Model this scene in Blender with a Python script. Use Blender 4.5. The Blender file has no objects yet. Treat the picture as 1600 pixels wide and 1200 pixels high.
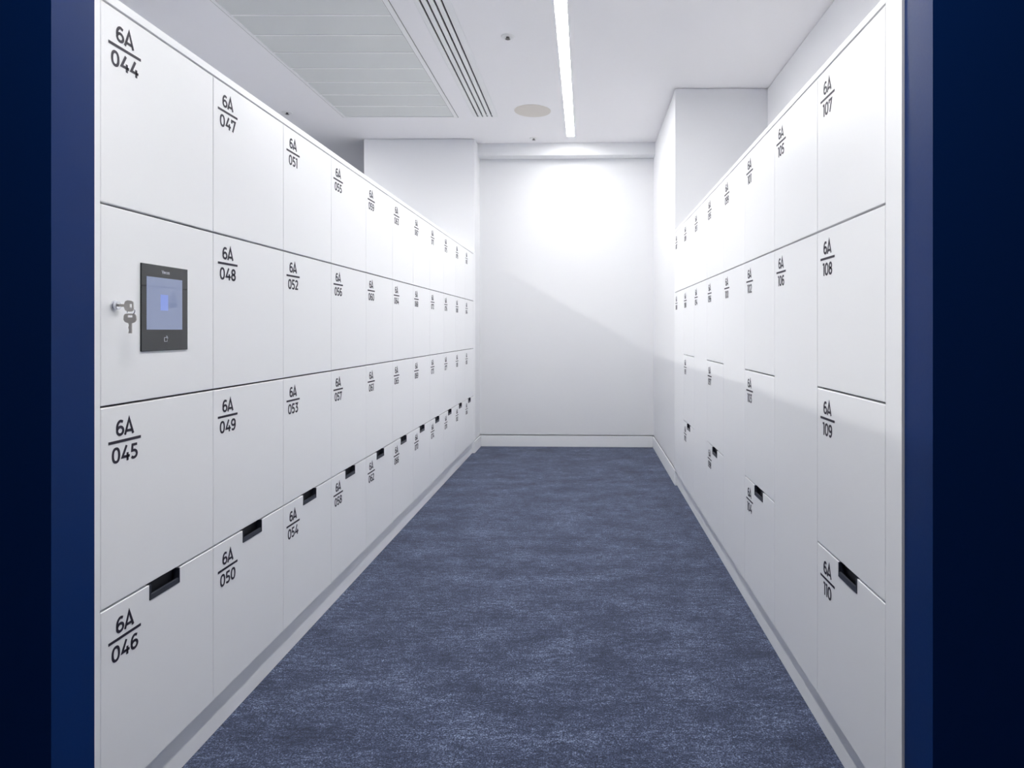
import bpy, bmesh, math, random
from mathutils import Vector, Matrix

random.seed(4)
S = bpy.context.scene
COL = S.collection
PI = math.pi

# ------------------------------------------------------------------ camera
H = 1.216                      # eye height; camera looks along +Y
F = 1000.0                     # focal length in pixels of the 1600 px frame
cam_d = bpy.data.cameras.new('camera')
cam_d.sensor_fit = 'HORIZONTAL'
cam_d.sensor_width = 36.0
cam_d.lens = 36.0 * F / 1600.0
cam_d.shift_x = -(914.5 - 800.0) / 1600.0
cam_d.shift_y = -(600.0 - 516.5) / 1600.0
cam_d.clip_start = 0.02
cam = bpy.data.objects.new('camera', cam_d)
COL.objects.link(cam)
cam.location = (0, 0, H)
cam.rotation_euler = (PI / 2, 0, 0)
S.camera = cam

# ------------------------------------------------------------------ world, exposure
w = bpy.data.worlds.new('world'); S.world = w; w.use_nodes = True
bg = w.node_tree.nodes['Background']
bg.inputs[0].default_value = (0.72, 0.82, 1.0, 1)
bg.inputs[1].default_value = 0.04
S.view_settings.view_transform = 'Standard'
S.view_settings.look = 'None'
S.view_settings.gamma = 1.0
S.view_settings.use_curve_mapping = False
S.view_settings.exposure = 0.27
STRIP = 54.0                   # emission of the aisle strip
STRIP_B = 84.0                 # emission of the strip in the next aisle
STRIP_FILL = 110.0                 # emission of the unseen fill strip added before the portal
S.cycles.max_bounces = 14
S.cycles.diffuse_bounces = 10
S.cycles.glossy_bounces = 6
S.cycles.sample_clamp_indirect = 8
S.cycles.use_denoising = True

# ------------------------------------------------------------------ materials
def newmat(name):
    m = bpy.data.materials.new(name); m.use_nodes = True
    return m, m.node_tree.nodes, m.node_tree.links, m.node_tree.nodes['Principled BSDF']

def mat(name, col, rough=0.5, metal=0.0, spec=0.5, bump=0.0, bscale=60.0, var=0.0, coat=0.0):
    m, N, L, b = newmat(name)
    b.inputs['Base Color'].default_value = (*col, 1)
    b.inputs['Roughness'].default_value = rough
    b.inputs['Metallic'].default_value = metal
    b.inputs['Specular IOR Level'].default_value = spec
    b.inputs['Coat Weight'].default_value = coat
    tc = N.new('ShaderNodeTexCoord')
    nz = N.new('ShaderNodeTexNoise'); nz.inputs['Scale'].default_value = bscale
    nz.inputs['Detail'].default_value = 4
    L.new(tc.outputs['Object'], nz.inputs['Vector'])
    if var > 0:
        r = N.new('ShaderNodeMapRange')
        r.inputs[3].default_value = max(0, rough - var); r.inputs[4].default_value = rough + var
        L.new(nz.outputs['Fac'], r.inputs[0]); L.new(r.outputs[0], b.inputs['Roughness'])
    if bump > 0:
        bp = N.new('ShaderNodeBump'); bp.inputs['Strength'].default_value = bump
        bp.inputs['Distance'].default_value = 0.002
        L.new(nz.outputs['Fac'], bp.inputs['Height']); L.new(bp.outputs[0], b.inputs['Normal'])
    return m

def emit(name, col, strength):
    m, N, L, b = newmat(name)
    b.inputs['Base Color'].default_value = (0.8, 0.8, 0.8, 1)
    b.inputs['Emission Color'].default_value = (*col, 1)
    b.inputs['Emission Strength'].default_value = strength
    return m

M_WALL = mat('white_wall_paint', (0.795, 0.80, 0.815), 0.75, spec=0.25, bump=0.05, bscale=180)
M_CEIL = mat('white_ceiling_paint', (0.89, 0.88, 0.89), 0.85, spec=0.2, bump=0.03, bscale=120)
M_LOCK = mat('white_laminate', (0.915, 0.92, 0.93), 0.36, spec=0.5, bump=0.02, bscale=260, var=0.05)
M_CARC = mat('carcass_gap_shade', (0.055, 0.05, 0.055), 0.8)  # near-black so door gaps look deep; gap shade is put into the colour
M_BASE = mat('white_skirting', (0.88, 0.885, 0.895), 0.45, var=0.05)
M_NAVY = mat('navy_paint', (0.001, 0.023, 0.122), 0.45, spec=0.12, bump=0.05, bscale=150, var=0.04)
M_INK = mat('dark_vinyl_lettering', (0.022, 0.018, 0.034), 0.5, spec=0.3)
M_HANDLE = mat('charcoal_plastic', (0.030, 0.034, 0.048), 0.38, var=0.05)
M_VOID = mat('handle_void_shade', (0.006, 0.007, 0.013), 0.55)  # near-black paints in the dark void of the recessed pull
M_PAN = mat('grey_metal_pan', (0.70, 0.715, 0.70), 0.6, bump=0.06, bscale=900)
M_TRIMW = mat('white_metal_trim', (0.84, 0.84, 0.84), 0.45, var=0.04)
M_BLACK = mat('slot_black', (0.006, 0.006, 0.006), 0.8)
M_BAR = mat('white_cross_bar', (0.93, 0.93, 0.92), 0.5)
M_GAPLINE = mat('grey_gap_line', (0.22, 0.21, 0.20), 0.8)
M_CHROME = mat('chrome', (0.75, 0.76, 0.80), 0.12, metal=1.0, var=0.03)
M_NICKEL = mat('nickel_key', (0.62, 0.59, 0.55), 0.42, metal=0.2, bump=0.1, bscale=600)
M_BEZEL = mat('terminal_bezel', (0.005, 0.008, 0.012), 0.03, spec=0.6)
M_PATCH = mat('beige_filler', (0.70, 0.655, 0.60), 0.85, bump=0.1, bscale=60)
M_BRASS = mat('sprinkler_metal', (0.10, 0.09, 0.09), 0.4, metal=0.6)
M_LIGHT = emit('strip_light_diffuser', (1.0, 0.99, 0.97), STRIP)
M_LIGHT_B = emit('strip_light_diffuser_next_aisle', (1.0, 0.99, 0.97), STRIP_B)
M_LIGHT_FILL = emit('added_fill_strip_diffuser', (1.0, 0.99, 0.99), STRIP_FILL)
M_WHITEINK = mat('pale_print', (0.65, 0.68, 0.75), 0.4)

# terminal screen: weakly lit, glossy glass
M_SCREEN, N, L, b = newmat('terminal_screen')
b.inputs['Base Color'].default_value = (0.05, 0.06, 0.10, 1)
b.inputs['Roughness'].default_value = 0.02
b.inputs['Specular IOR Level'].default_value = 0.9
b.inputs['Emission Color'].default_value = (0.50, 0.62, 1.0, 1)
b.inputs['Emission Strength'].default_value = 0.24
M_ICON = emit('terminal_icon', (0.30, 0.42, 1.0), 0.50)
M_ICON.node_tree.nodes['Principled BSDF'].inputs['Roughness'].default_value = 0.05
M_ICON.node_tree.nodes['Principled BSDF'].inputs['Base Color'].default_value = (0.04, 0.05, 0.1, 1)

# carpet
M_CARPET, N, L, b = newmat('navy_heather_carpet')
tc = N.new('ShaderNodeTexCoord')
def noise(scale, detail, rough, stretch=(1, 1, 1), w=0.0):
    mp = N.new('ShaderNodeMapping'); mp.inputs['Scale'].default_value = stretch
    mp.inputs['Location'].default_value = (w, w * 1.7, 0)
    L.new(tc.outputs['Object'], mp.inputs[0])
    n = N.new('ShaderNodeTexNoise'); n.inputs['Scale'].default_value = scale
    n.inputs['Detail'].default_value = detail; n.inputs['Roughness'].default_value = rough
    L.new(mp.outputs[0], n.inputs['Vector'])
    return n.outputs['Fac']
def mrange(s, a, b_, c, d):
    r = N.new('ShaderNodeMapRange')
    for i, v in enumerate((a, b_, c, d)): r.inputs[i + 1].default_value = v
    L.new(s, r.inputs[0]); return r.outputs[0]
def mth(op, a, b_):
    m = N.new('ShaderNodeMath'); m.operation = op
    for i, v in enumerate((a, b_)):
        if hasattr(v, 'links'): L.new(v, m.inputs[i])
        else: m.inputs[i].default_value = v
    return m.outputs[0]
fine = noise(190, 3, 0.8)
yarn = noise(85, 4, 0.75, (1, 1.15, 1), 3.0)
weave = noise(34, 4, 0.65, (0.6, 1.6, 1), 9.0)
blot = noise(5.0, 4, 0.6, (0.8, 1.35, 1), 5.0)
v = mth('MULTIPLY', mrange(fine, 0.32, 0.70, 0.0, 1.95), mrange(yarn, 0.32, 0.68, 0.55, 1.45))
v = mth('MULTIPLY', v, mrange(weave, 0.30, 0.70, 0.64, 1.34))
v = mth('MULTIPLY', v, mrange(blot, 0.30, 0.70, 0.68, 1.24))
ramp = N.new('ShaderNodeValToRGB')
ramp.color_ramp.elements[0].position = 0.0; ramp.color_ramp.elements[0].color = (0.010, 0.011, 0.024, 1)
ramp.color_ramp.elements[1].position = 1.0; ramp.color_ramp.elements[1].color = (0.48, 0.57, 0.78, 1)
e = ramp.color_ramp.elements.new(0.36); e.color = (0.062, 0.081, 0.150, 1)
e = ramp.color_ramp.elements.new(0.15); e.color = (0.023, 0.030, 0.058, 1)
L.new(mrange(v, 0.0, 3.0, 0.0, 1.0), ramp.inputs[0])
L.new(ramp.outputs[0], b.inputs['Base Color'])
b.inputs['Roughness'].default_value = 0.95
b.inputs['Specular IOR Level'].default_value = 0.15
b.inputs['Sheen Weight'].default_value = 0.15
bp = N.new('ShaderNodeBump'); bp.inputs['Strength'].default_value = 0.6; bp.inputs['Distance'].default_value = 0.003
L.new(fine, bp.inputs['Height']); L.new(bp.outputs[0], b.inputs['Normal'])

# ------------------------------------------------------------------ helpers
def box(bm, x0, x1, y0, y1, z0, z1):
    vs = [bm.verts.new((x, y, z)) for x in (x0, x1) for y in (y0, y1) for z in (z0, z1)]
    for f in ((0, 1, 3, 2), (4, 6, 7, 5), (0, 4, 5, 1), (2, 3, 7, 6), (0, 2, 6, 4), (1, 5, 7, 3)):
        bm.faces.new([vs[i] for i in f])

def prism(bm, pts, to3, a, b_):
    """polygon pts (2-D) extruded between a and b_; to3(p, t) gives the 3-D point"""
    A = [bm.verts.new(to3(p, a)) for p in pts]
    B = [bm.verts.new(to3(p, b_)) for p in pts]
    bm.faces.new(A); bm.faces.new(B[::-1])
    n = len(pts)
    for i in range(n):
        bm.faces.new((A[i], B[i], B[(i + 1) % n], A[(i + 1) % n]))

def cyl(bm, c, axis, r0, r1, h, n=32):
    """tapered cylinder from c along unit axis"""
    ax = Vector(axis).normalized(); c = Vector(c)
    u = ax.orthogonal().normalized(); v_ = ax.cross(u)
    A = []; B = []
    for i in range(n):
        d = u * math.cos(2 * PI * i / n) + v_ * math.sin(2 * PI * i / n)
        A.append(bm.verts.new(c + d * r0)); B.append(bm.verts.new(c + ax * h + d * r1))
    bm.faces.new(A[::-1]); bm.faces.new(B)
    for i in range(n):
        bm.faces.new((A[i], A[(i + 1) % n], B[(i + 1) % n], B[i]))

def torus(bm, c, u, v_, R, r, n=36, m=10):
    c = Vector(c); u = Vector(u).normalized(); v_ = Vector(v_).normalized(); nrm = u.cross(v_)
    rings = []
    for i in range(n):
        a = 2 * PI * i / n
        d = u * math.cos(a) + v_ * math.sin(a)
        rings.append([bm.verts.new(c + d * (R + r * math.cos(t)) + nrm * (r * math.sin(t)))
                      for t in (2 * PI * k / m for k in range(m))])
    for i in range(n):
        for k in range(m):
            bm.faces.new((rings[i][k], rings[(i + 1) % n][k], rings[(i + 1) % n][(k + 1) % m], rings[i][(k + 1) % m]))

def obj(name, bm, m, parent=None, bevel=0.0, segs=2, smooth=False):
    bmesh.ops.recalc_face_normals(bm, faces=bm.faces[:])
    me = bpy.data.meshes.new(name); bm.to_mesh(me); bm.free()
    me.materials.append(m)
    if smooth:
        for p in me.polygons: p.use_smooth = True
    o = bpy.data.objects.new(name, me); COL.objects.link(o)
    if parent: o.parent = parent
    if bevel:
        md = o.modifiers.new('bevel', 'BEVEL'); md.width = bevel; md.segments = segs
        md.limit_method = 'ANGLE'; md.angle_limit = math.radians(40)
    return o

def B(): return bmesh.new()

def tag(o, label, cat, group=None):
    o['label'] = label; o['category'] = cat
    if group: o['group'] = group
    return o

def thing(name, label, cat, loc=(0, 0, 0), rz=0.0, group=None):
    o = bpy.data.objects.new(name, None); COL.objects.link(o)
    o.empty_display_size = 0.1
    o.location = loc; o.rotation_euler = (0, 0, rz)
    return tag(o, label, cat, group)

def struct(name, bm, m, **k):
    o = obj(name, bm, m, **k); o['kind'] = 'structure'; return o

# ------------------------------------------------------------------ key dimensions
CEIL = H + 1.922
XL, XR = -1.100, 0.703                 # planes of the locker doors
Y0, Y1 = 1.305, 1.420                  # portal wall
YL0, YR0 = 1.452, 1.499                # first door edges
CW = 0.440                             # column width
NL, NR = 11, 8
YL1, YR1 = YL0 + NL * CW, YR0 + NR * CW
YSTUB, YBLOCK = 6.402, 5.065
YB_L, YB_R = 6.725, 6.665              # back wall, very slightly out of square
XRW = 0.7125                           # right wall beyond the lockers
XRF = 1.442                            # wall behind the right lockers
XSTUB, XSTUB2 = -1.107, -2.213
XLF, YFAR = -4.3, 10.2
TOPL, TOPR = H + .7546, H + .765
ROWL = [TOPL, H + .291, H - .175, H - .6397, H - 1.0945]
ROWR = [TOPR, H + .297, H - .171, H - .639, H - 1.0985]

# ------------------------------------------------------------------ structure
bm = B(); box(bm, XLF - .1, 2.6, -3.0, YFAR, -0.05, 0.0)
struct('floor', bm, M_CARPET)

# fixtures set into the ceiling: x0, x1, y0, y1
PX = (-2.175, -1.150, 1.95, 5.763)
DX = (-1.000, -0.787, 1.95, 5.760)
LX = (-0.183, -0.107, 1.45, 6.333)
L2 = (-3.160, -3.084, 1.45, 6.333)
L_FILL = (-0.183, -0.107, 0.05, 1.26)  # unseen fill strip, added to brighten the lower doors
HOLES = [PX, DX, LX, L2, L_FILL]
xs = sorted({XLF - .1, 2.6} | {h[0] for h in HOLES} | {h[1] for h in HOLES})
ys = sorted({-3.0, YFAR} | {h[2] for h in HOLES} | {h[3] for h in HOLES})
bm = B()
for i in range(len(xs) - 1):
    for j in range(len(ys) - 1):
        cx, cy = (xs[i] + xs[i + 1]) / 2, (ys[j] + ys[j + 1]) / 2
        if any(h[0] < cx < h[1] and h[2] < cy < h[3] for h in HOLES): continue
        box(bm, xs[i], xs[i + 1], ys[j], ys[j + 1], CEIL, CEIL + .010)
struct('ceiling', bm, M_CEIL)
bm = B(); box(bm, XLF - .1, 2.6, -3.0, YFAR, CEIL + .25, CEIL + .3)  # unseen slab above the ceiling, added to keep world light out
struct('ceiling', bm, M_CEIL)

# portal wall, navy
bm = B()
box(bm, XLF, -1.089, Y0, Y1, 0, CEIL)
box(bm, 0.7085, 2.6, Y0, Y1, 0, CEIL)
box(bm, -1.089, 0.7085, Y0, Y1, H + 1.12, CEIL)
struct('wall_front', bm, M_NAVY)

SK = 0.116                             # skirting height
GAP = 0.010
def wall_slab(bm, x0, x1, y0, y1, gap_top=True, sides=(1, 1, 1, 1), zs=SK + .009):
    """painted slab that stops short of ceiling and skirting, with a set-back core"""
    zt = CEIL - (GAP if gap_top else 0)
    box(bm, x0, x1, y0, y1, zs, zt)
    k = 0.014
    box(bm, x0 + k * sides[0], x1 - k * sides[1], y0 + k * sides[2], y1 - k * sides[3], 0, CEIL)

bm = B()
# back wall: a slightly skewed slab
pts = [(XSTUB - .02, YB_L), (XRW + .02, YB_R), (XRW + .02, YB_R + .2), (XSTUB - .02, YB_L + .2)]
prism(bm, pts, lambda p, t: (p[0], p[1], t), SK + .010, CEIL)
pts2 = [(XSTUB - .02, YB_L + .060), (XRW + .02, YB_R + .060), (XRW + .02, YB_R + .2), (XSTUB - .02, YB_L + .2)]
prism(bm, pts2, lambda p, t: (p[0], p[1], t), 0, SK + .010)
struct('wall_back', bm, M_WALL)
bm = B()
prism(bm, [(XSTUB + .012, YB_L - .003), (XRW - .012, YB_R - .003), (XRW - .012, YB_R + .010), (XSTUB + .012, YB_L + .010)],
      lambda p, t: (p[0], p[1], t), 0, SK)
struct('baseboard_back', bm, M_BASE, bevel=.0015)
# beam along the top of the back wall
bm = B()
prism(bm, [(XSTUB + .001, 6.575), (XRW - .001, 6.525), (XRW - .001, YB_R - .001), (XSTUB + .001, YB_L - .001)],
      lambda p, t: (p[0], p[1], t), H + 1.796, CEIL - .0005)
struct('trim_1', bm, M_WALL)

bm = B(); wall_slab(bm, XSTUB2, XSTUB, YSTUB, YB_L + .3, sides=(0, 1, 1, 0))
struct('wall_left', bm, M_WALL)
bm = B(); box(bm, XSTUB + .001, XSTUB + .012, YSTUB - .045, YB_L - .004, 0, SK)
box(bm, XSTUB2, XSTUB + .012, YSTUB - .057, YSTUB - .045, 0, SK)
struct('baseboard_left', bm, M_BASE, bevel=.0015)

bm = B()
wall_slab(bm, XRW, XRF + .2, YBLOCK, YB_R + .3, sides=(1, 0, 1, 0))
struct('wall_right', bm, M_WALL)
bm = B()
box(bm, XRF, XRF + .2, Y1 + .001, YBLOCK - .001, 0, CEIL - GAP)
box(bm, XRF + .014, XRF + .2, Y1 + .001, YBLOCK - .001, CEIL - GAP, CEIL)
struct('wall_right', bm, M_WALL)
bm = B(); box(bm, XRW - .010, XRW - .001, YR1 + .012, YB_R - .004, 0, SK)
box(bm, XRW - .010, XR + .036, YR1 + .002, YR1 + .012, 0, SK)
struct('baseboard_right', bm, M_BASE, bevel=.0015)
# the wider room behind the left lockers
bm = B(); box(bm, XLF - .15, XLF, Y1, YFAR, 0, CEIL)
struct('wall_far_left', bm, M_WALL)
bm = B(); box(bm, XLF, XSTUB2 + .3, YFAR, YFAR + .15, 0, CEIL)
struct('wall_far_back', bm, M_WALL)
bm = B(); box(bm, XSTUB2 + .01, XSTUB2 + .2, YB_L + .301, YFAR, 0, CEIL)
struct('wall_far_side', bm, M_WALL)

# ------------------------------------------------------------------ lettering (drawn strokes)
SW = 0.172
def arc(cx, cy, rx, ry, a0, a1, n=14, p=1.0):
    out = []
    for i in range(n + 1):
        a = math.radians(a0 + (a1 - a0) * i / n)
        c, s = math.cos(a), math.sin(a)
        out.append((cx + rx * math.copysign(abs(c) ** p, c), cy + ry * math.copysign(abs(s) ** p, s)))
    return out
six = [(0.585, 0.862)] + arc(0.385, 0.50, 0.300, 0.425, 68, 180, 12)[1:] + [(0.085, 0.40)]
G = {   # width, list of (points, closed)
 '0': (0.70, [(arc(.35, .5, .272, .425, 0, 360, 32, .86)[:-1], True)]),
 '1': (0.33, [([(0.0, .925), (.235, .925), (.235, 0)], False)]),
 '2': (0.63, [([(.045, .80)] + arc(.30, .685, .235, .240, 125, -25, 12) + [(.10, .085), (.62, .085)], False)]),
 '3': (0.63, [([(.05, .925), (.53, .925), (.285, .565)] + arc(.285, .322, .265, .245, 80, -140, 16), False)]),
 '4': (0.76, [([(.475, 1.0), (.105, .285), (.76, .285)], False), ([(.565, .52), (.565, 0)], False)]),
 '5': (0.63, [([(.57, .925), (.15, .925), (.115, .545), (.27, .555)] + arc(.28, .315, .270, .240, 78, -140, 16), False)]),
 '6': (0.67, [(arc(.355, .315, .265, .240, 0, 360, 28)[:-1], True), (six, False)]),
 '7': (0.64, [([(.07, .70), (.07, .925), (.575, .925), (.205, 0)], False)]),
 '8': (0.66, [(arc(.33, .725, .225, .200, 0, 360, 26)[:-1], True), (arc(.33, .298, .258, .222, 0, 360, 26)[:-1], True)]),
 'A': (0.86, [([(.06, 0), (.43, .985), (.80, 0)], False), ([(.17, .235), (.69, .235)], False)]),
}
w6, p6 = G['6']
G['9'] = (w6, [([(w6 - x, 1 - y) for x, y in pts], c) for pts, c in p6])

def ribbon(bm, pts, closed, wd, P, t0, t1):
    """stroke of width wd along 2-D pts; P(x, z, t) places it"""
    n = len(pts); L_, R_ = [], []
    for i in range(n):
        p = Vector(pts[i])
        a = Vector(pts[i - 1]) if (i > 0 or closed) else None
        c = Vector(pts[(i + 1) % n]) if (i < n - 1 or closed) else None
        d1 = (p - a).normalized() if a is not None else (c - p).normalized()
        d2 = (c - p).normalized() if c is not None else d1
        n1 = Vector((-d1.y, d1.x)); n2 = Vector((-d2.y, d2.x))
        m_ = (n1 + n2)
        m_ = m_.normalized() if m_.length > 1e-6 else n1
        k = min(1.0 / max(m_.dot(n1), 0.38), 2.4)
        L_.append(p + m_ * wd / 2 * k); R_.append(p - m_ * wd / 2 * k)
    V = []
    for l, r in zip(L_, R_):
        V.append([bm.verts.new(P(l.x, l.y, t1)), bm.verts.new(P(r.x, r.y, t1)),
                  bm.verts.new(P(r.x, r.y, t0)), bm.verts.new(P(l.x, l.y, t0))])
    m_ = n if closed else n - 1
    for i in range(m_):
        a, c = V[i], V[(i + 1) % n]
        for k in range(4):
            bm.faces.new((a[k], a[(k + 1) % 4], c[(k + 1) % 4], c[k]))
    if not closed:
        bm.faces.new(V[0]); bm.faces.new(V[-1][::-1])

def text_width(s, cap, track=.105):
    return cap * (sum(G[c][0] for c in s) + track * (len(s) - 1))

def put_text(bm, s, xc, zb, cap, t0, t1, track=.105):
    x = xc - text_width(s, cap, track) / 2
    for ch in s:
        wd, strokes = G[ch]
        for pts, closed in strokes:
            ribbon(bm, [(x + a * cap, zb + b_ * cap) for a, b_ in pts], closed, SW * cap,
                   lambda px, pz, t: (px, -t, pz), t0, t1)
        x += cap * (wd + track)

def number_label(parent, text, u0, ztop):
    """6A over a rule over the number; u0 is the near-left door edge, local x along the door"""
    bm = B()
    xc = u0 + 0.0775
    t0, t1 = 0.0002, 0.0007
    zb = ztop - 0.084
    box(bm, xc - .0537, xc + .0537, -t1, -t0, zb - .0033, zb + .0033)
    put_text(bm, '6A', xc, zb + .0128, .0375, t0, t1, .045)
    put_text(bm, text, xc, zb - .0128 - .037, .037, t0, t1)
    return obj('number_label', bm, M_INK, parent)

# ------------------------------------------------------------------ lockers
DT = 0.019                             # door thickness
HG, VG = 0.0026, 0.0011                # half gaps
HW, HH = 0.119, 0.041                  # handle
HC = 0.2235

def door_mesh(x0, x1, z0, z1, notch=False):
    bm = B()
    if notch:
        a, c = x0 + HC - HW / 2 - VG, x0 + HC + HW / 2 - VG
        pts = [(x0, z0), (x1, z0), (x1, z1), (c, z1), (c, z1 - HH + .001), (a, z1 - HH + .001), (a, z1), (x0, z1)]
    else:
        pts = [(x0, z0), (x1, z0), (x1, z1), (x0, z1)]
    prism(bm, pts, lambda p, t: (p[0], -t, p[1]), -DT, 0.0)
    return bm

HANDLE = {}
def handle(parent, xc, zt, key):
    """recessed pull: side cheeks, bottom lip and a near-black cup"""
    if key in HANDLE:
        me, me2 = HANDLE[key]
        o = bpy.data.objects.new('handle', me); COL.objects.link(o); o.parent = parent
        c = bpy.data.objects.new('void_plate', me2); COL.objects.link(c); c.parent = parent
        return
    bm = B(); t = .004; f = .0016; back = .016
    x0, x1 = xc - HW / 2 + .0004, xc + HW / 2 - .0004
    z0 = zt - HH + .0015
    box(bm, x0, x0 + t, -f, back, z0, zt)
    box(bm, x1 - t, x1, -f, back, z0, zt)
    # sloping front lip
    prism(bm, [(-f, z0), (back, z0), (back, z0 + .003), (.004, z0 + .0145), (-f + .0008, z0 + .0135)],
          lambda p, s: (s, p[0], p[1]), x0 + t, x1 - t)
    o = obj('handle', bm, M_HANDLE, parent, bevel=.0004, segs=1)
    bm = B()
    box(bm, x0 + t, x1 - t, .0165, .0180, z0 + .002, zt + .0005)
    c = obj('void_plate', bm, M_VOID, parent)
    HANDLE[key] = (o.data, c.data)

def carcass(parent, z0, z1, depth=0.48):
    bm = B(); t = .018; y0, y1 = DT + .0015, DT + depth
    e = .0006
    box(bm, e, t, y0, y1, z0, z1)
    box(bm, CW - t, CW - e, y0, y1, z0, z1)
    box(bm, t, CW - t, y1 - t, y1, z0, z1)
    zz = z0
    for k in range(5):
        zc = z0 + (z1 - z0 - t) * k / 4
        box(bm, t, CW - t, y0, y1 - t, zc, zc + t)
    return obj('carcass', bm, M_CARC, parent)

ORD = ['first', 'second', 'third', 'fourth', 'fifth', 'sixth', 'seventh', 'eighth', 'ninth', 'tenth', 'eleventh']

def make_column(side, k, rows, numbers, label, merged=False, kiosk=False):
    """k counts from the portal; numbers from the top door down"""
    if side == 'L':
        loc = (XL, YL0 + k * CW, 0); rz = PI / 2
    else:
        loc = (XR, YR0 + (k + 1) * CW, 0); rz = -PI / 2
    T = thing('locker_cabinet', label, 'locker', loc, rz,
              'left bank of lockers' if side == 'L' else 'right bank of lockers')
    carcass(T, rows[4] + .001, rows[0] + .0022)
    x0, x1 = VG, CW - VG
    spans = [(0, 1), (1, 4)] if merged else [(0, 1), (1, 2), (2, 3), (3, 4)]
    ni = 0
    for (a, c) in spans:
        z1 = rows[a] - HG; z0 = rows[c] + HG
        if c == 4: z0 = rows[4]
        notch = (a == 3)
        d = obj('door', door_mesh(x0, x1, z0, z1, notch), M_LOCK, T, bevel=.0020, segs=3)
        if kiosk and a == 1:
            term(d, z0, z1)
        else:
            number_label(d, numbers[ni], .023 - .023 + (.0 if side == 'L' else .004), z1)
            ni += 1
        if notch: handle(d, HC + VG * 0, z1, side)
    return T

def term(d, z0, z1):
    """touch terminal flush in the door"""
    d['label'] = 'door fitted with a black touchscreen terminal and a lock'
    y = 0.0
    u0, u1 = 1.5816 - YL0, 1.7657 - YL0
    a, c = H - .0520, H + .168
    bm = B(); box(bm, u0, u1, -.0032, .010, a, c)
    t = obj('touchscreen_terminal', bm, M_BEZEL, d, bevel=.0010, segs=2)
    # screen, icon, marks live in one panel with several faces and materials
    s0, s1 = 1.600 - YL0, 1.7413 - YL0
    me_bm = B()
    def q(x0, x1, z0_, z1_, yy, mi):
        vs = [me_bm.verts.new(p) for p in ((x0, yy, z0_), (x1, yy, z0_), (x1, yy, z1_), (x0, yy, z1_))]
        f = me_bm.faces.new(vs); f.material_index = mi
    box(me_bm, s0, s1, -.0036, -.0030, H + .0024, H + .1363)
    n0 = len(me_bm.faces)
    xi = 1.652 - YL0
    box(me_bm, xi, xi + .030, -.0038, -.0035, H + .052, H + .093)
    me_bm.faces.ensure_lookup_table()
    for f in list(me_bm.faces)[n0:]: f.material_index = 1
    s = obj('screen', me_bm, M_SCREEN, d); s.data.materials.append(M_ICON)
    bm = B()
    # small word above the screen
    x = 1.658 - YL0; z = H + .1475; k = .0085; tt = .0012
    P = lambda px, pz, t_: (px, -t_, pz)
    def st(pts, closed=False):
        ribbon(bm, [(x + p * k, z + r * k) for p, r in pts], closed, tt, P, .0033, .0037)
    st([(0, 1.0), (.36, .05), (.72, 1.0)]); x += k * .80
    st([(.05, .36), (.6, .36)] + arc(.33, .34, .28, .30, 10, 310, 12)); x += k * .76
    st(arc(.33, .34, .28, .30, 45, 315, 12)); x += k * .70
    st(arc(.33, .34, .28, .30, 0, 360, 16)[:-1], True); x += k * .78
    st([(.5, .62), (.2, .66), (.05, .5), (.45, .25), (.3, .03), (.02, .07)])
    obj('logo', bm, M_WHITEINK, d); bm = B()
    # card mark under the screen
    x = 1.667 - YL0; z = H - .0295; k = .015; tt = .0013
    st([(.55, .75), (.05, .75), (.05, .08), (.75, .08), (.75, .45)])
    st(arc(.50, .62, .22, .22, -20, 90, 8)); st(arc(.50, .62, .42, .42, -15, 85, 10))
    obj('card_symbol', bm, M_WHITEINK, d)
    # lock cylinder
    lu, lz = 1.4945 - YL0, H + .0585
    bm = B()
    cyl(bm, (lu, 0.0, lz), (0, -1, 0), .0118, .0112, .0035)
    cyl(bm, (lu, -.0035, lz), (0, -1, 0), .0096, .0088, .0075)
    obj('lock_cylinder', bm, M_CHROME, d, bevel=.0008, segs=2)

# left bank: 044 then four doors per column
n = 44
for k in range(NL):
    kiosk = (k == 0)
    cnt = 3 if kiosk else 4
    nums = ['%03d' % (n + i) for i in range(cnt)]
    if kiosk:
        lab = 'white locker column by the portal with touchscreen, doors 6A 044, 045 and 046'
    else:
        lab = 'white locker column with doors 6A %s to %s, %s from the portal on the left' % (nums[0], nums[-1], ORD[k])
    make_column('L', k, ROWL, nums, lab, kiosk=kiosk)
    n += cnt
# right bank: numbers run towards the portal, four doors then two
n = 87
for k in range(NR - 1, -1, -1):
    merged = (k % 2 == 1)
    cnt = 2 if merged else 4
    nums = ['%03d' % (n + i) for i in range(cnt)]
    if merged:
        lab = 'white locker column, 6A %s above tall door %s, %s from portal on the right' % (nums[0], nums[1], ORD[k])
    else:
        lab = 'white four-door locker column 6A %s to %s, %s from portal on the right' % (nums[0], nums[-1], ORD[k])
    make_column('R', k, ROWR, nums, lab, merged=merged)
    n += cnt

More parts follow.
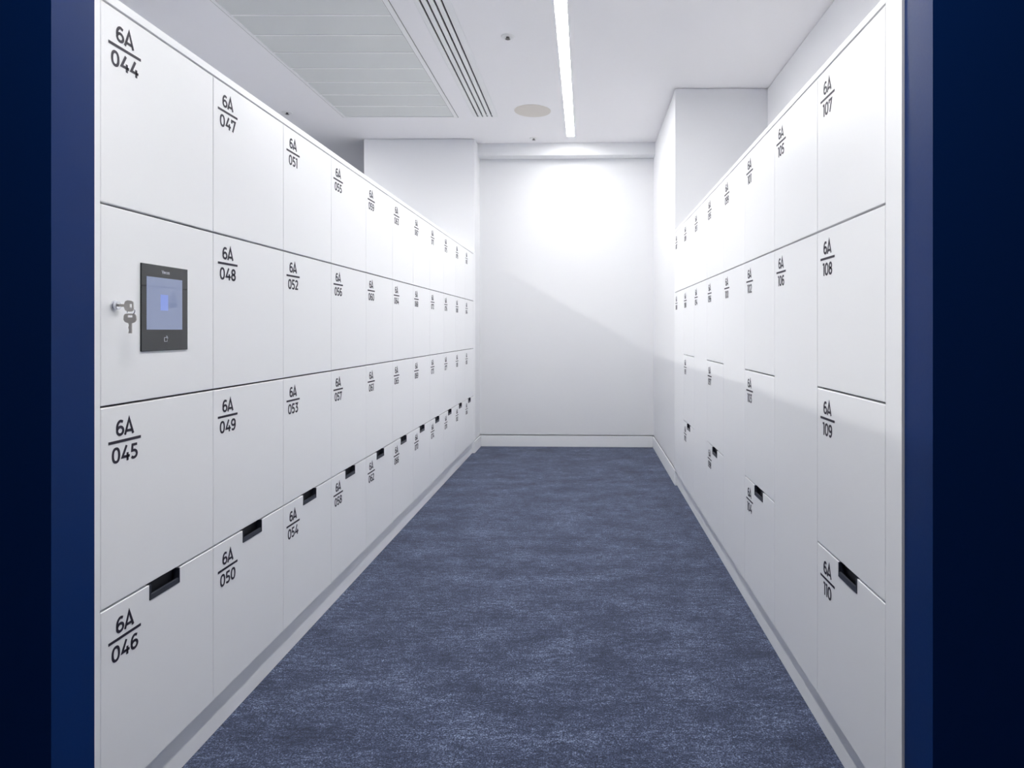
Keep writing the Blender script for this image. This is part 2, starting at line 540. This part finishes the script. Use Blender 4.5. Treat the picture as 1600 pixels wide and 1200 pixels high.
# panels that frame the banks
DEP = DT + .48
def panel(name, label, cat, x0, x1, y0, y1, z0, z1, bev=.0010):
    bm = B(); box(bm, x0, x1, y0, y1, z0, z1)
    return tag(obj(name, bm, M_LOCK, bevel=bev), label, cat)
panel('top_panel', 'long white top panel capping the left row of lockers', 'top panel',
      XL - DEP, XL, Y1 + .002, YSTUB - .003, TOPL + .0026, TOPL + .0240)
panel('top_panel', 'long white top panel capping the right row of lockers', 'top panel',
      XR, XR + DEP, Y1 + .002, YBLOCK - .003, TOPR + .0026, TOPR + .0215)
panel('filler_panel', 'narrow white filler between navy portal and locker 6A 044', 'filler panel',
      XL - .10, XL, Y1 + .002, YL0 - .0006, .107, TOPL + .0020)
panel('filler_panel', 'white vertical filler between navy portal and locker 6A 107', 'filler panel',
      XR, XR + .10, Y1 + .002, YR0 - .0008, .107, TOPR + .0020)
panel('filler_panel', 'white filler at the far end of the left lockers by the column', 'filler panel',
      XL - .10, XL, YL1 + .001, YSTUB - .003, SK + .010, TOPL + .0020)
panel('filler_panel', 'white filler at the far end of the right lockers by the wall', 'filler panel',
      XR + .002, XR + .10, YR1 + .001, YBLOCK - .003, SK + .010, TOPR + .0020)
panel('plinth', 'low white plinth running under the left lockers', 'plinth',
      XL - .022 - .018, XL - .022, Y1 + .002, YSTUB - .060, 0, ROWL[4] - .001)
panel('plinth', 'low white plinth running under the right lockers', 'plinth',
      XR + .0175, XR + .0355, Y1 + .002, YR1 + .0015, 0, ROWR[4] - .001)

panel('added_back_panel', 'unseen white back panel added to the left lockers to bounce light', 'back panel',
      XL - DEP - .020, XL - DEP - .002, Y1 + .002, YSTUB - .060, 0, TOPL + .002)  # covers the dark carcass backs, added to bounce light in the next aisle

# ------------------------------------------------------------------ keys in the terminal door
yk, zk = 1.4945, H + .0585
x0 = XL + .0112
K = thing('key_bunch', 'two nickel keys on a ring hanging from the lock beside the touchscreen', 'keys', (XL, yk, zk))
def key_pts(flip=1):
    # profile in (along, across): shaft then bow, with notches
    return [(0, -.0032), (.004, -.0020), (.007, -.0034), (.010, -.0022), (.0125, -.0036), (.0125, -.0052), (.0150, -.0105),
            (.0200, -.0132), (.0290, -.0128), (.0335, -.0105), (.0345, -.0060), (.0345, .0060), (.0335, .0105), (.0290, .0128),
            (.0200, .0132), (.0150, .0105), (.0125, .0052), (.0125, .0036), (0, .0036)]
def key_mesh(P, L0=0.0):
    bm = B()
    pts = [(max(a, 0) + L0 * (1 if a > 0 else 0), c) for a, c in key_pts()]
    # bow drawn as ring of quads round a slot hole
    out = [p for p in pts]
    hole = [(L0 + .0255, -.0050), (L0 + .0310, -.0050), (L0 + .0310, .0050), (L0 + .0255, .0050)]
    th = .0011
    # shaft + front half of bow
    front = [p for p in out if p[0] <= L0 + .0201]
    for (lo, hi) in ((0, 0),):
        prism(bm, front, P, -th, th)
    prism(bm, [(L0 + .0200, -.0132), (L0 + .0255, -.0130), (L0 + .0255, .0130), (L0 + .0200, .0132)], P, -th, th)
    prism(bm, [(L0 + .0255, -.0130), (L0 + .0290, -.0128), (L0 + .0335, -.0105), (L0 + .0345, -.0060), (L0 + .0345, -.0050), (L0 + .0255, -.0050)], P, -th, th)
    prism(bm, [(L0 + .0255, .0130), (L0 + .0255, .0050), (L0 + .0345, .0050), (L0 + .0345, .0060), (L0 + .0335, .0105), (L0 + .0290, .0128)], P, -th, th)
    prism(bm, [(L0 + .0310, -.0050), (L0 + .0345, -.0050), (L0 + .0345, .0050), (L0 + .0310, .0050)], P, -th, th)
    return bm
# key in the lock: sticks out along +X, flat side towards the camera (bow turned a little)
ck, sk = math.cos(math.radians(12)), math.sin(math.radians(12))
kb = key_mesh(lambda p, t: (.0115 + p[0] * .98, t, p[1] * 1.0 + p[0] * -.05))
obj('key', kb, M_NICKEL, K)
# ring through the bow
bm = B(); rc = Vector((.0395, -.0005, -.0135))
torus(bm, rc, (1, .0, .0), (0, .15, 1), .0088, .0010, 40, 8)
obj('key_ring', bm, M_CHROME, K, smooth=True)
# second key hanging down from the ring
kb = key_mesh(lambda p, t: (.0395 + p[1] * .95 - .0008 * 0, -.003 + t + p[1] * .25, -.0225 - .0275 - p[0] + .0345 - 0.0005 + .0), L0=0.0)
kb.free()
def hang(p, t):
    a, c = p                       # a: 0 tip of shaft ... .0345 top of bow
    down = -.0190 - (.0345 - a) - (.0125 - min(a, .0125)) * .9
    return (.0395 + c * .92, -.0030 + t + c * .30, down)
obj('key', key_mesh(hang), M_NICKEL, K)

# ------------------------------------------------------------------ ceiling fixtures
# radiant panel of metal pans
T = thing('ceiling_panel', 'large grey metal ceiling panel of cross pans above the left lockers', 'ceiling panel',
          (0, 0, CEIL))
x0, x1, y0, y1 = PX
bm = B(); fr = .036; zf = -.004
box(bm, x0 - .003, x0 + .018, y0, y1, zf, .028); box(bm, x1 - fr, x1 + .003, y0, y1, zf, -.0005)
box(bm, x1 - fr, x1 - fr + .003, y0, y1, -.0005, .028)
box(bm, x1 - .006, x1 - .001, y0, y1, -.0005, .028)
box(bm, x0 + .018, x1 - fr, y1 - .012, y1 + .003, zf, .028); box(bm, x0 + .018, x1 - fr, y0 - .003, y0 + .012, zf, .028)
obj('frame', bm, M_TRIMW, T, bevel=.001, segs=1)
yy = 5.763 - .012; step = .2634; ystart = 5.484
edges = [yy] + [ystart - step * i for i in range(14) if ystart - step * i > y0 + .05] + [y0 + .012]
for i in range(len(edges) - 1):
    b1, a1 = edges[i], edges[i + 1]
    bm = B(); box(bm, x0 + .0185, x1 - fr - .0005, a1 + .0050, b1 - .0050 if i else b1 - .001, .0020, .006)
    obj('pan', bm, M_PAN, T)
bm = B()
for e_ in edges[1:-1]:
    box(bm, x0 + .019, x1 - fr - .001, e_ - .0065, e_ + .0065, -.0008, .0018)
obj('cross_bars', bm, M_BAR, T)
bm = B()
box(bm, x1 + .0035, x1 + .0075, y0, y1 + .003, -.0014, -.0002); box(bm, x0 - .0070, x0 - .0035, y0, y1 + .003, -.0014, -.0002)
box(bm, x0 - .007, x1 + .0075, y1 + .0035, y1 + .0075, -.0014, -.0002)
box(bm, x1 - fr + .0045, x1 - fr + .0065, y0, y1 - .012, zf - .0006, zf - .0001)
obj('gap_lines', bm, M_GAPLINE, T)  # grey strips drawn as the dark shadow gaps round the frame

# slot diffuser
T = thing('ceiling_air_diffuser', 'long white linear air diffuser with four black slots in the ceiling', 'air diffuser', (0, 0, CEIL))
x0, x1, y0, y1 = DX
SL = [-.964, -.922, -.880, -.838]
bm = B(); xe = [x0 - .001]
for s in SL: xe += [s - .0058, s + .0058]
xe.append(x1 + .001)
for i in range(0, len(xe), 2):
    a1, b1 = xe[i], xe[i + 1]
    box(bm, a1, b1, y0, y1 - .004, -.0012, .010)
box(bm, x0, x1, y1 - .008, y1, -.0010, .010); box(bm, x0, x1, y0, y0 + .008, -.0010, .010)
for s in SL: box(bm, s + .0068, s + .0085, y0 + .008, y1 - .03, -.0030, .008)
obj('face_plate', bm, M_TRIMW, T)
bm = B(); box(bm, x0 + .001, x1 - .001, y0 + .001, y1 - .001, .024, .028)
box(bm, x0 + .001, x0 + .002, y0 + .001, y1 - .001, .0102, .024); box(bm, x1 - .002, x1 - .001, y0 + .001, y1 - .001, .0102, .024)
obj('plenum', bm, M_BLACK, T)
bm = B()
box(bm, x0 - .0030, x0 - .0016, y0, y1, -.0012, .0); box(bm, x1 + .0016, x1 + .0034, y0, y1, -.0016, .0)
obj('edge_bead', bm, M_TRIMW, T)

def strip(rect, m, label):
    x0, x1, y0, y1 = rect
    T = thing('linear_ceiling_light', label, 'ceiling light', ((x0 + x1) / 2, (y0 + y1) / 2, CEIL))
    hx, hy = (x1 - x0) / 2, (y1 - y0) / 2
    bm = B()
    box(bm, -hx, -hx + .002, -hy, hy, -.0005, .06); box(bm, hx - .002, hx, -hy, hy, -.0005, .06)
    box(bm, -hx + .002, hx - .002, -hy, -hy + .002, -.0005, .06); box(bm, -hx + .002, hx - .002, hy - .002, hy, -.0005, .06)
    box(bm, -hx + .002, hx - .002, -hy + .002, hy - .002, .058, .06)
    obj('housing', bm, M_TRIMW, T)
    bm = B(); box(bm, -hx + .0025, hx - .0025, -hy + .0025, hy - .0025, 0.0, .006)
    obj('diffuser', bm, m, T)
strip(LX, M_LIGHT, 'bright linear ceiling light running along the middle of the aisle')
strip(L2, M_LIGHT_B, 'linear ceiling light over the next aisle behind the left lockers')
strip(L_FILL, M_LIGHT_FILL, 'added linear fill light, unseen on the near side of the navy portal')

def sprinkler(x, y, label):
    T = thing('sprinkler_head', label, 'sprinkler', (x, y, CEIL), 0, 'ceiling sprinklers')
    bm = B(); cyl(bm, (0, 0, 0.0), (0, 0, -1), .044, .040, .004, 40)
    obj('rosette', bm, M_TRIMW, T, bevel=.001)
    bm = B(); cyl(bm, (0, 0, -.004), (0, 0, -1), .011, .008, .010, 20)
    cyl(bm, (0, 0, -.014), (0, 0, -1), .0035, .0035, .014, 12)
    for s in (-1, 1):
        cyl(bm, (s * .009, 0, -.010), (-s * .25, 0, -1), .0018, .0015, .022, 8)
    cyl(bm, (0, 0, -.030), (0, 0, -1), .004, .016, .0015, 20)
    for k in range(8):
        a = k * PI / 4
        cyl(bm, (.014 * math.cos(a), .014 * math.sin(a), -.0308), (math.cos(a), math.sin(a), 0), .0016, .0012, .006, 6)
    for v_ in bm.verts: v_.co.z = -.004 + (v_.co.z + .004) * .45
    obj('sprinkler_body', bm, M_BRASS, T)
sprinkler(-.507, 4.185, 'small sprinkler head in the ceiling between air diffuser and light strip')
sprinkler(-.515, 6.400, 'small sprinkler head in the ceiling close to the back wall beam')
sprinkler(-2.627, 5.640, 'small sprinkler head in the ceiling beyond the left locker tops')

bm = B(); cyl(bm, (-.461, 5.597, CEIL - .0003), (0, 0, -1), .160, .1585, .0030, 64)
tag(obj('ceiling_cover', bm, M_PATCH, bevel=.001), 'round beige cover plate flush in the white ceiling beside the light strip', 'cover plate')
